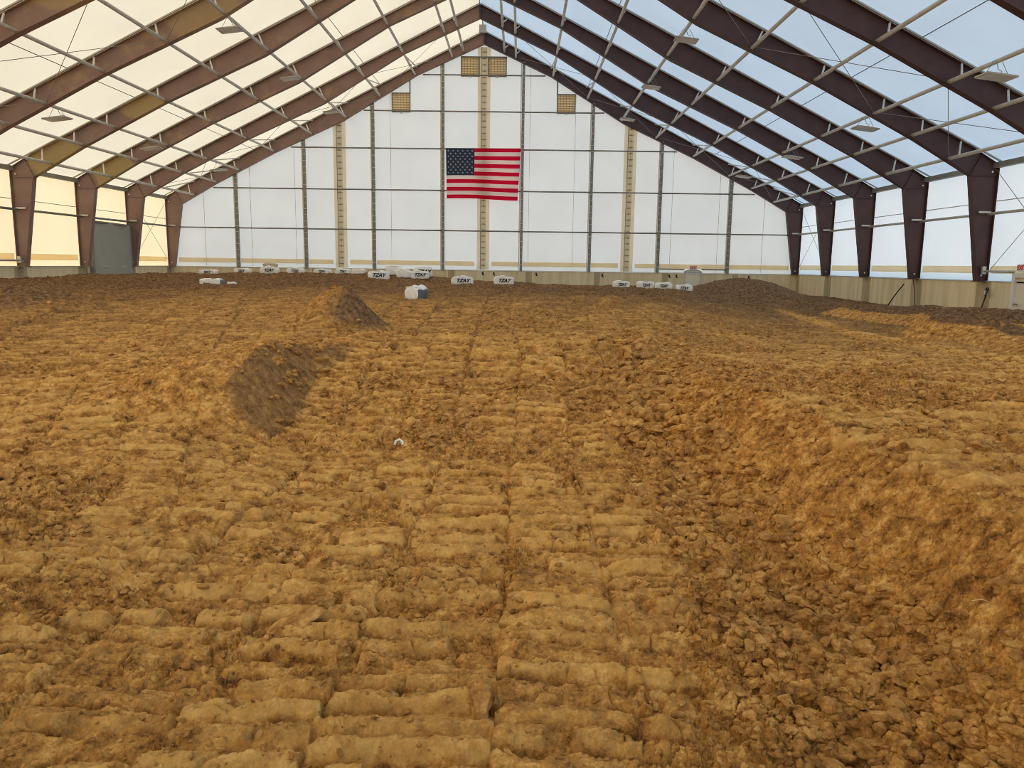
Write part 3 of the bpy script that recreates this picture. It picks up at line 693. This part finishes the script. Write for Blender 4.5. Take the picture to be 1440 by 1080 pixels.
# ------------------------------------------------------------------ dirt floor
FA, FB = .86, .72          # dense sector half angles (left, right) around the standing point
def build_ground(NT, NR):
    cx = 1.8256
    th = np.concatenate([np.linspace(-FA, FB, NT), np.linspace(FB, 2*np.pi-FA, 46)[1:-1]])
    rr = np.concatenate([np.linspace(.05, 1.45, 22), np.exp(np.linspace(np.log(1.5), np.log(46.), NR))])
    R, T = np.meshgrid(rr, th, indexing='ij')
    X = cx+R*np.sin(T); Y = R*np.cos(T)
    inside = (np.abs(X) < 15.9) & (Y < 38.5) & (Y > -13)
    X = np.clip(X, -15.452, 15.452); Y = np.clip(Y, -12.2, YE-.128)
    Z = np.zeros_like(X); sel = np.where(inside.ravel())[0]
    fx, fy = X.ravel(), Y.ravel(); fz = np.zeros(fx.shape); idm = np.zeros(fx.shape, dtype=np.int8); dm = np.zeros(fx.shape, dtype=np.float32); sm = np.zeros(fx.shape, dtype=np.float32)
    for a in range(0, len(sel), 250000):
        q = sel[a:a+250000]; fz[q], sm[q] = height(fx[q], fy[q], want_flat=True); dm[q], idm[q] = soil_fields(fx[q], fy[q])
    nr, nt = R.shape
    idx = np.arange(nr*nt).reshape(nr, nt); nxt = np.roll(idx, -1, axis=1)
    F = np.stack([idx[:-1], idx[1:], nxt[1:], nxt[:-1]], -1).reshape(-1, 4)
    ok = inside.ravel()[F].all(1); F = F[ok]
    # drop faces collapsed by the clipping
    e1 = np.abs(fx[F[:, 0]]-fx[F[:, 2]])+np.abs(fy[F[:, 0]]-fy[F[:, 2]]); e2 = np.abs(fx[F[:, 1]]-fx[F[:, 3]])+np.abs(fy[F[:, 1]]-fy[F[:, 3]])
    F = F[(e1 > 1e-5) & (e2 > 1e-5)]
    V = np.stack([fx, fy, fz], -1)
    fid = np.min(idm[F], axis=1)
    out = {}
    for k in np.unique(fid):
        Fk = F[fid == k]; used, inv = np.unique(Fk, return_inverse=True)
        out[int(k)] = (V[used], inv.reshape(-1, 4), dm[used], sm[used])
    return out
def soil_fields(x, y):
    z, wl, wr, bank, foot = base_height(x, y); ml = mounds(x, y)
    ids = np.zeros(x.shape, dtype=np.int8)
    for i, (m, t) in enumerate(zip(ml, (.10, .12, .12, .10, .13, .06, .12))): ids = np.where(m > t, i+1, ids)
    damp_shade = .34*ss(6, 13, y)+.52*ss(13, 25, y)
    damp_shade = damp_shade+.25*ss(-1, -9, x)*ss(6, 12, y)  # soil darkens with distance and towards the left
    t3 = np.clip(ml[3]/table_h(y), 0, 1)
    damp_shade = damp_shade+.75*ss(.80, .97, t3)-1.0*ss(.06, .25, t3)*(1-ss(.80, .95, t3))  # table top darker, its cut face paler
    damp_shade = damp_shade+.55*ss(.05, .4, ml[2])+.45*ss(.06, .3, ml[4])+.25*ss(.1, .4, ml[1])*(x > -1.2)  # dark brown soil on two mounds, painted shade on the pointed one
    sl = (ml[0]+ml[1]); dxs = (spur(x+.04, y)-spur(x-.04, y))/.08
    damp_shade = damp_shade+.55*ss(-.18, -.5, dxs)+.45*ss(.08, .3, ml[1])*ss(-1.5, -.9, x)  # shade painted on right faces of the cut bank and pointed mound
    damp_shade = damp_shade-.18*bank+.10*foot  # bank face paler, its foot a little darker
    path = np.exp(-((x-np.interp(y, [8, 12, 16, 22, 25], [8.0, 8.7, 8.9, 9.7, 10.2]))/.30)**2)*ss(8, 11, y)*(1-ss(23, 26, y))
    damp_shade = damp_shade-.65*path
    return damp_shade.astype(np.float32), ids
def np_mesh(name, V, F, damp_shade, mt, smear=None):
    me = bpy.data.meshes.new(name); me.vertices.add(len(V)); me.vertices.foreach_set('co', V.astype(np.float32).ravel())
    me.loops.add(F.size); me.loops.foreach_set('vertex_index', F.astype(np.int32).ravel())
    me.polygons.add(len(F)); me.polygons.foreach_set('loop_start', np.arange(0, F.size, F.shape[1], dtype=np.int32)); me.polygons.foreach_set('loop_total', np.full(len(F), F.shape[1], dtype=np.int32))
    me.update(calc_edges=True); me.polygons.foreach_set('use_smooth', np.ones(len(F), dtype=bool))
    at = me.attributes.new('damp_shade', 'FLOAT', 'POINT'); at.data.foreach_set('value', damp_shade.astype(np.float32))
    if smear is not None:
        at = me.attributes.new('smear', 'FLOAT', 'POINT'); at.data.foreach_set('value', smear.astype(np.float32))
    me.materials.append(mt); me.update(); me.validate()
    o = bpy.data.objects.new(name, me); COL.objects.link(o); return o
ML = [('dirt_bank', 'steep shaded dirt bank cut into the left edge of the middle lane', 'dirt bank'),
      ('dirt_mound', 'pointed dirt mound with dark right side, beyond the cut bank', 'dirt mound'),
      ('dirt_mound', 'tall dark brown dirt mound in front of the beige end door', 'dirt mound'),
      ('dirt_table', 'flat-topped dirt table with an ochre cut face along the right wall', 'dirt table'),
      ('dirt_mound', 'low dark grey-brown mound at the left picture edge', 'dirt mound'),
      ('dirt_berm', 'long low berm before the end wall with white bags on its crest', 'berm'),
      ('dirt_mound', 'small dark lump of dirt on the right edge of the second jump face', 'dirt mound')]
GN = (1350, 2150)
for k, (V, F, dmp_shade, smr) in build_ground(*GN).items():
    if k == 0: structure(np_mesh('floor', V, F, dmp_shade, M['soil'], smr), 'churned brown dirt track floor with bulldozer tread marks')
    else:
        n, l, c = ML[k-1]; tag(np_mesh(n, V, F, dmp_shade, M['soil'], smr), l, c)
# ------------------------------------------------------------------ clods
def ico(sub):
    t = (1+5**.5)/2
    v = [(-1, t, 0), (1, t, 0), (-1, -t, 0), (1, -t, 0), (0, -1, t), (0, 1, t), (0, -1, -t), (0, 1, -t), (t, 0, -1), (t, 0, 1), (-t, 0, -1), (-t, 0, 1)]
    f = [(0, 11, 5), (0, 5, 1), (0, 1, 7), (0, 7, 10), (0, 10, 11), (1, 5, 9), (5, 11, 4), (11, 10, 2), (10, 7, 6), (7, 1, 8), (3, 9, 4), (3, 4, 2), (3, 2, 6), (3, 6, 8), (3, 8, 9), (4, 9, 5), (2, 4, 11), (6, 2, 10), (8, 6, 7), (9, 8, 1)]
    v = [tuple(c/math.sqrt(sum(q*q for q in p)) for c in p) for p in v]
    for _ in range(sub):
        mid = {}; nf = []
        def m(a, b):
            key = (min(a, b), max(a, b))
            if key not in mid:
                p = [(v[a][i]+v[b][i])/2 for i in range(3)]; l = math.sqrt(sum(q*q for q in p)); v.append(tuple(q/l for q in p)); mid[key] = len(v)-1
            return mid[key]
        for a, b, c in f: ab, bc, ca = m(a, b), m(b, c), m(c, a); nf += [(a, ab, ca), (b, bc, ab), (c, ca, bc), (ab, bc, ca)]
        f = nf
    return np.array(v), np.array(f)
def lumpy(sub, seed, amp):
    v, f = ico(sub); rng = np.random.RandomState(seed)
    for _ in range(9):      # planar chips give a broken, faceted look
        n = rng.normal(size=3); n /= np.linalg.norm(n); d = rng.uniform(.62, .92)
        q = v@n; v = v-np.maximum(q-d, 0)[:, None]*n
    v = v*(1+amp*(vn(v[:, 0]*2.1+seed*3.7, v[:, 1]*2.1+v[:, 2]*1.7, seed)-.5)[:, None])
    return v, f
def scatter():
    rng = np.random.RandomState(5); vars_ = [lumpy(1, s, .7) for s in range(10)]
    n = 330000
    th = rng.uniform(-.80, .68, n); r = np.exp(rng.uniform(np.log(1.6), np.log(17), n)); x = 1.83+r*np.sin(th); y = r*np.cos(th)
    z, wl, wr, bank, foot = base_height(x, y)
    des = ss(.54, .68, fbm(x*.75, y*.75, 3, 61))
    g = vn(x*1.3, y*1.3, 91)
    w = .03+.62*foot*g+.14*bank*g*g+.40*des*g + .10*g**4
    keep = rng.uniform(0, 1, n) < w*.55
    x, y, r, ft = x[keep], y[keep], r[keep], foot[keep]
    n = len(x); s = (.0040+.013*rng.uniform(0, 1, n)**3.2*(1+.9*ft))*np.clip(r/2.4, 1, 3.2)
    z = height(x, y)
    VV, FF, o = [], [], 0; sv = np.repeat(rng.uniform(0, .75, n)**1.3, len(vars_[0][0]))
    for i in range(n):
        v, f = vars_[rng.randint(10)]
        a = rng.uniform(0, 6.28); b = rng.normal(0, .5)
        ca, sa, cb, sb = math.cos(a), math.sin(a), math.cos(b), math.sin(b)
        sc = s[i]*np.array([rng.uniform(.9, 1.6), rng.uniform(.7, 1.1), rng.uniform(.45, .9)])
        q = v*sc; q = q@np.array([[1, 0, 0], [0, cb, -sb], [0, sb, cb]]).T@np.array([[ca, -sa, 0], [sa, ca, 0], [0, 0, 1]]).T
        VV.append(q+np.array([x[i], y[i], z[i]+s[i]*.25])); FF.append(f+o); o += len(v)
    V = np.concatenate(VV); F = np.concatenate(FF)
    print('crumbs', n, len(F))
    o = np_mesh('soil_crumbs', V, F, np.full(len(V), .2), M['clod'], sv); o['kind'] = 'stuff'
    o['label'] = 'loose soil crumbs strewn over the tread marks'; o['category'] = 'soil'
    o.data.polygons.foreach_set('use_smooth', np.zeros(len(F), dtype=bool))
scatter()
def clod(name, x, y, dims, rot, seed, label, cat='clod', group=None, sink=.25, mt=None, damp_shade=.2):
    v, f = lumpy(3, seed, .55)
    v = v+.05*(np.stack([vn(v[:, 0]*6+i*9, v[:, 1]*6+v[:, 2]*5, seed+i) for i in range(3)], -1)-.5)
    o = np_mesh(name, v*np.array(dims), f, np.full(len(v), damp_shade), mt or M['clod'], np.full(len(v), .45))
    o.location = (x, y, float(height(np.array([x]), np.array([y]))[0])+dims[2]*(1-sink)*.8); o.rotation_euler = rot
    tag(o, label, cat, group); return o
clod('dirt_clod', 1.71, 2.53, (.042, .10, .045), (.35, 0, .12), 21, 'upright long dirt clod lying across the tread marks at bottom centre')
clod('dirt_slab', .88, 3.12, (.13, .06, .022), (.25, -.25, .5), 22, 'broken tilted dirt slab with dark gap under it, left foreground', 'slab')
clod('dirt_slab', .96, 3.28, (.07, .05, .03), (-.2, .2, 1.1), 23, 'chunky dirt slab lying right behind the broken tilted slab', 'slab')
clod('stone', 3.37, 2.99, (.058, .045, .040), (0, 0, .2), 24, 'smooth rounded stone half buried at the foot of the right bank', 'stone', None, .35)
clod('stone', 3.70, 2.80, (.060, .04, .018), (.15, -.3, .4), 25, 'flat stone on the right bank at the right picture edge', 'stone', None, .35)
clod('dirt_clod', 2.27, 2.93, (.06, .05, .035), (0, .2, .3), 26, 'rounded dirt clod right of centre in the foreground treads', 'clod')
clod('dirt_clod', 3.02, 2.36, (.035, .045, .03), (.3, 0, .6), 27, 'pointed clod in a pair at the bottom of the rubble strip')
clod('dirt_clod', 2.94, 2.38, (.028, .030, .024), (0, .2, .3), 28, 'round clod in a pair at the bottom of the rubble strip')
clod('dirt_clod', 2.66, 2.66, (.055, .03, .028), (0, .3, -.2), 29, 'long dark clod beside the right edge of the foreground treads')
for i, (x, y, s) in enumerate(((4.15, 4.55, .055), (4.30, 4.35, .04), (4.42, 4.2, .06), (4.02, 4.1, .045))):
    clod('stone', x, y, (s, s*.8, s*.6), (.1, .1, i), 31+i, ['stone on the right bank crest, first of four from the far end', 'smaller stone on the right bank crest, second of four from the far end', 'stone on the right bank crest, nearest of four', 'stone just under the right bank crest, lowest of four'][i], 'stone')
rng = random.Random(3)
for i in range(40):
    y = 2.3+6*rng.random()**1.7; x = float(np.interp(y, [0, 3, 6, 9], [3.0, 3.02, 3.2, 3.15]))+rng.uniform(-.25, .35); s = rng.uniform(.018, .034)*(1+.12*(y-2.3))
    clod('dirt_clod', x, y, (s*1.2, s, s*.75), (rng.uniform(-.4, .4), rng.uniform(-.4, .4), rng.uniform(0, 6)), 50+i, 'fist-sized dirt clod loose in the rubble at the foot of the right bank', 'clod', 'loose clods at the foot of the right bank')
for i, (x, y, a, lab) in enumerate(((2.98, 2.98, .7, 'two-pronged pale straw stalk on rubble at the foot of the right bank'), (3.62, 2.78, -.5, 'thin straw stalk beside the flat stone on the right bank'), (3.82, 2.86, .1, 'short pale straw at the right picture edge'))):
    z = float(height(np.array([x]), np.array([y]))[0]); m = MB_t([(x-.035*math.cos(a), y-.035*math.sin(a), z+.008), (x, y, z+.022), (x+.035*math.cos(a), y+.035*math.sin(a), z+.012)], .0018, 5)
    if i == 0: m.tube([(x, y, z+.022), (x+.03, y-.012, z+.014)], .0015, 5)
    tag(m.build('straw_stalk', M['straw']), lab, 'straw')
x, y = .80, 6.45; z = float(height(np.array([x]), np.array([y]))[0])
m = MB_t([(x-.035, y, z+.02), (x-.03, y+.02, z+.05), (x, y+.03, z+.065), (x+.03, y+.02, z+.045), (x+.03, y, z+.02)], .012, 6)
tag(m.build('plastic_scrap', M['white'], None, True), 'curled white plastic scrap on the dirt below the first jump face', 'scrap')
# ------------------------------------------------------------------ white track bags
def bag_mesh(w, d, h, seed, squash=1.0, dark=False):
    rng = random.Random(seed); mb = MB(); nx, ny, nz = 14, 8, 6
    idx = {}
    def P(i, j, k):
        u, v, t = i/nx*2-1, j/ny*2-1, k/nz
        e = 9.0
        # rounded box
        q = max(abs(u)**e+abs(v)**e+abs(2*t-1)**e, 1e-6)**(1/e)
        m = max(abs(u), abs(v), abs(2*t-1))
        s = m/q if q > 0 else 1
        x, y, z = u*s*w/2, v*s*d/2, (.5+(t-.5)*s)*h
        b = math.sin(u*4+seed)*.02+math.sin(v*5+seed*2.1)*.015+math.sin(u*9+t*6+seed)*.01
        z += b*t*(h/.35); y += .03*math.sin(u*6+seed*1.7)*(1-abs(v))*0+.014*math.sin(u*8+t*9+seed)
        z -= .05*t*(abs(u)**3)*rng_h(seed, 1)
        return (x, y, z)
    def rng_h(a, b): return random.Random(a*17+b).uniform(.2, 1.2)
    def g(i, j, k):
        if (i, j, k) not in idx: idx[(i, j, k)] = len(mb.v); mb.v.append(P(i, j, k))
        return idx[(i, j, k)]
    def q(a, b, c2, d2, mi=0): mb.f.append((a, b, c2, d2)); mb.m.append(mi)
    for i in range(nx):
        for k in range(nz):
            q(g(i, 0, k), g(i+1, 0, k), g(i+1, 0, k+1), g(i, 0, k+1)); q(g(i+1, ny, k), g(i, ny, k), g(i, ny, k+1), g(i+1, ny, k+1))
        for j in range(ny):
            q(g(i, j, nz), g(i+1, j, nz), g(i+1, j+1, nz), g(i, j+1, nz)); q(g(i+1, j, 0), g(i, j, 0), g(i, j+1, 0), g(i+1, j+1, 0))
    for j in range(ny):
        for k in range(nz):
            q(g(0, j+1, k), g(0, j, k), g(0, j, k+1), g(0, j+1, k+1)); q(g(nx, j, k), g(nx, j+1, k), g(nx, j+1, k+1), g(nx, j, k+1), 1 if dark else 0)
    return mb
def bag(px, y, w, d, h, yaw, label, text=True, seed=1, dark=False, lift=0., roll=0., x=None, group=None):
    if x is None: x = px
    z = float(base_z(x, y))-.02+lift
    r = empty('track_bag', (x, y, z)); r.rotation_euler = (0, roll, yaw); tag(r, label, 'bag', group)
    o = bag_mesh(w, d, h, seed, 1, dark).build('cover', [M['bag'], M['bag_side']], None, True); o.parent = r
    mb = MB(); mb.tube([(-w*.42, -d/2+.05, h*.93), (0, -d/2+.0, h*.99), (w*.42, -d/2+.05, h*.93)], .012, 6); s = mb.build('seam_piping', M['bag']); s.parent = r
    if text:
        t = text_mesh('lettering', 'TZAY', h*.54, M['ink'], (w*.03, -d/2-.022, h*.53), (math.pi/2, 0, 0), r, .35, .003, h*.018)
        t.scale = (1.0*w/.8, 1, 1)
def base_z(x, y): return height(np.array([x]), np.array([y]), False)[0]
def bx(u, y): return 1.8256+y*((u-720)/1072.18-.0079)*1.0
BAGS = [  # pixel-free world placements: x, y, w, d, h, yaw
    (-11.55, 33.0, .72, .5, .22, .05, 'white printed bag, leftmost on the berm crest'),
    (-10.10, 33.1, .66, .5, .24, -.03, 'white printed bag, second from the left on the berm crest'),
    (-8.90, 33.0, .76, .5, .30, .02, 'white printed bag with crumpled tan cover on top, third from the left on the crest'),
    (-7.78, 33.0, .70, .5, .25, .0, 'white printed bag, fourth from the left on the berm crest'),
    (-6.62, 33.0, .74, .5, .22, -.04, 'white printed bag, fifth from the left on the berm crest'),
    (-5.72, 32.9, .62, .5, .24, .04, 'white printed bag, sixth from the left on the berm crest'),
    (-5.00, 32.6, .56, .5, .24, .1, 'plain white bag between the printed crest row and the large bag')]
for i, b in enumerate(BAGS): bag(b[0], b[1], b[2], b[3], b[4], b[5], b[6], i != 6, 11+i)
mb = MB(); mb.tube([(-9.15, 32.95, 1.44), (-8.95, 32.92, 1.50), (-8.70, 32.95, 1.47), (-8.55, 33.0, 1.42)], .07, 8)
tag(mb.build('crumpled_cover', M['tan'], None, True), 'crumpled tan cover lying on the third bag of the berm crest', 'cover')
bag(-3.78, 30.6, .82, .55, .36, .06, 'large white bag with bold print, in front at the right end of the crest', True, 31)
bag(-3.42, 31.9, .62, .5, .40, .3, 'plain crumpled white bag at the left of the heap on the berm', False, 32)
bag(-2.90, 31.5, .55, .5, .34, -.2, 'plain white bag at the front of the heap on the berm', False, 33)
bag(-2.28, 31.6, .78, .5, .33, .05, 'white bag with black print at the right of the heap on the berm', True, 34)
bag(-2.22, 32.2, .78, .5, .42, .12, 'white bag with black print standing behind the heap on the berm', True, 35)
bag(-7.55, 23.4, .66, .5, .20, .05, 'flattened white bag lying in front of the berm on the left slope', False, 36, True)
bag(-6.98, 23.45, .30, .36, .12, .3, 'loose flap of white cover beside the flattened bag on the left slope', False, 37)
bag(-.80, 19.6, .40, .62, .36, -.35, 'lone upright white bag with a dark side standing on the lane', False, 38, True)
bag(-.40, 29.9, .86, .5, .34, .03, 'white printed bag before the end wall, below the flag left edge', True, 39)
bag(1.22, 29.6, .78, .5, .34, -.02, 'white bag with bold print before the end wall, below the flag right edge', True, 40)
RB = [(5.68, 29.2, .66, -.10), (6.55, 28.9, .66, -.12), (7.20, 28.7, .62, -.25), (7.92, 28.5, .60, -.30)]
for i, (x, y, w, a) in enumerate(RB):
    bag(x, y, w, .6, .27, a, ['white printed bag, leftmost of the four before the dark mound', 'white printed bag, second of the four before the dark mound', 'white printed bag, third of the four before the dark mound', 'white printed bag, last of four, touching the dark mound'][i], True, 41+i, roll=(0, 0, 0, .08)[i])
# ------------------------------------------------------------------ light
sun = bpy.data.lights.new('sun', 'SUN'); sun.energy = 3.35; sun.angle = .0093; sun.color = (1.0, .80, .42)
so = bpy.data.objects.new('sun', sun); COL.objects.link(so)
el, az = math.radians(30), math.radians(8)
dirv = Vector((math.cos(el)*math.cos(az), math.cos(el)*math.sin(az), -math.sin(el)))
so.rotation_euler = dirv.to_track_quat('-Z', 'Y').to_euler()
so.location = (-30, 10, 30)
w = bpy.data.worlds.new('world'); SC.world = w; w.use_nodes = True; nt = w.node_tree; N = nt.nodes; L = nt.links
bg = N['Background']; tc = N.new('ShaderNodeTexCoord'); sp = N.new('ShaderNodeSeparateXYZ'); rp = N.new('ShaderNodeValToRGB')
L.new(tc.outputs['Generated'], sp.inputs[0]); mr = N.new('ShaderNodeMapRange'); mr.inputs['From Min'].default_value = -1; L.new(sp.outputs['Z'], mr.inputs['Value'])
L.new(mr.outputs['Result'], rp.inputs['Fac'])
e = rp.color_ramp.elements; e[0].position = 0.0; e[0].color = (2.0, 1.78, 1.36, 1); e[1].position = 1; e[1].color = (.42, .94, 1.62, 1)
for p, c in ((.47, (2.0, 1.78, 1.36)), (.53, (.62, 1.04, 1.5))):
    q = e.new(p); q.color = (*c, 1)
# low hazy sun: the sky on its side is warm, the far side blue
rx = N.new('ShaderNodeMapRange'); rx.interpolation_type = 'SMOOTHSTEP'; rx.inputs['From Min'].default_value = .35; rx.inputs['From Max'].default_value = -.35; L.new(sp.outputs['X'], rx.inputs['Value'])
sky2 = N.new('ShaderNodeMix'); sky2.data_type = 'RGBA'; sky2.inputs['B'].default_value = (1.05, .86, .52, 1); L.new(rx.outputs['Result'], sky2.inputs['Factor']); L.new(rp.outputs['Color'], sky2.inputs['A'])
# the ground beyond the end wall lies in the hall's own shade
ry = N.new('ShaderNodeMapRange'); ry.inputs['From Min'].default_value = .2; ry.inputs['From Max'].default_value = .6; L.new(sp.outputs['Y'], ry.inputs['Value'])
rz = N.new('ShaderNodeMapRange'); rz.inputs['From Min'].default_value = .05; rz.inputs['From Max'].default_value = -.05; L.new(sp.outputs['Z'], rz.inputs['Value'])
mm = N.new('ShaderNodeMath'); mm.operation = 'MULTIPLY'; L.new(ry.outputs['Result'], mm.inputs[0]); L.new(rz.outputs['Result'], mm.inputs[1])
mx = N.new('ShaderNodeMix'); mx.data_type = 'RGBA'; mx.inputs['B'].default_value = (.95, .90, .80, 1); L.new(mm.outputs[0], mx.inputs['Factor']); L.new(sky2.outputs['Result'], mx.inputs['A'])
L.new(mx.outputs['Result'], bg.inputs['Color']); bg.inputs['Strength'].default_value = 1.25
SC.view_settings.view_transform = 'Standard'; SC.view_settings.look = 'None'; SC.view_settings.exposure = 0.0; SC.view_settings.gamma = 1.0
SC.view_settings.use_curve_mapping = False
try:
    SC.cycles.max_bounces = 8; SC.cycles.diffuse_bounces = 4; SC.cycles.filter_width = .9; SC.cycles.use_denoising = True
except Exception: pass
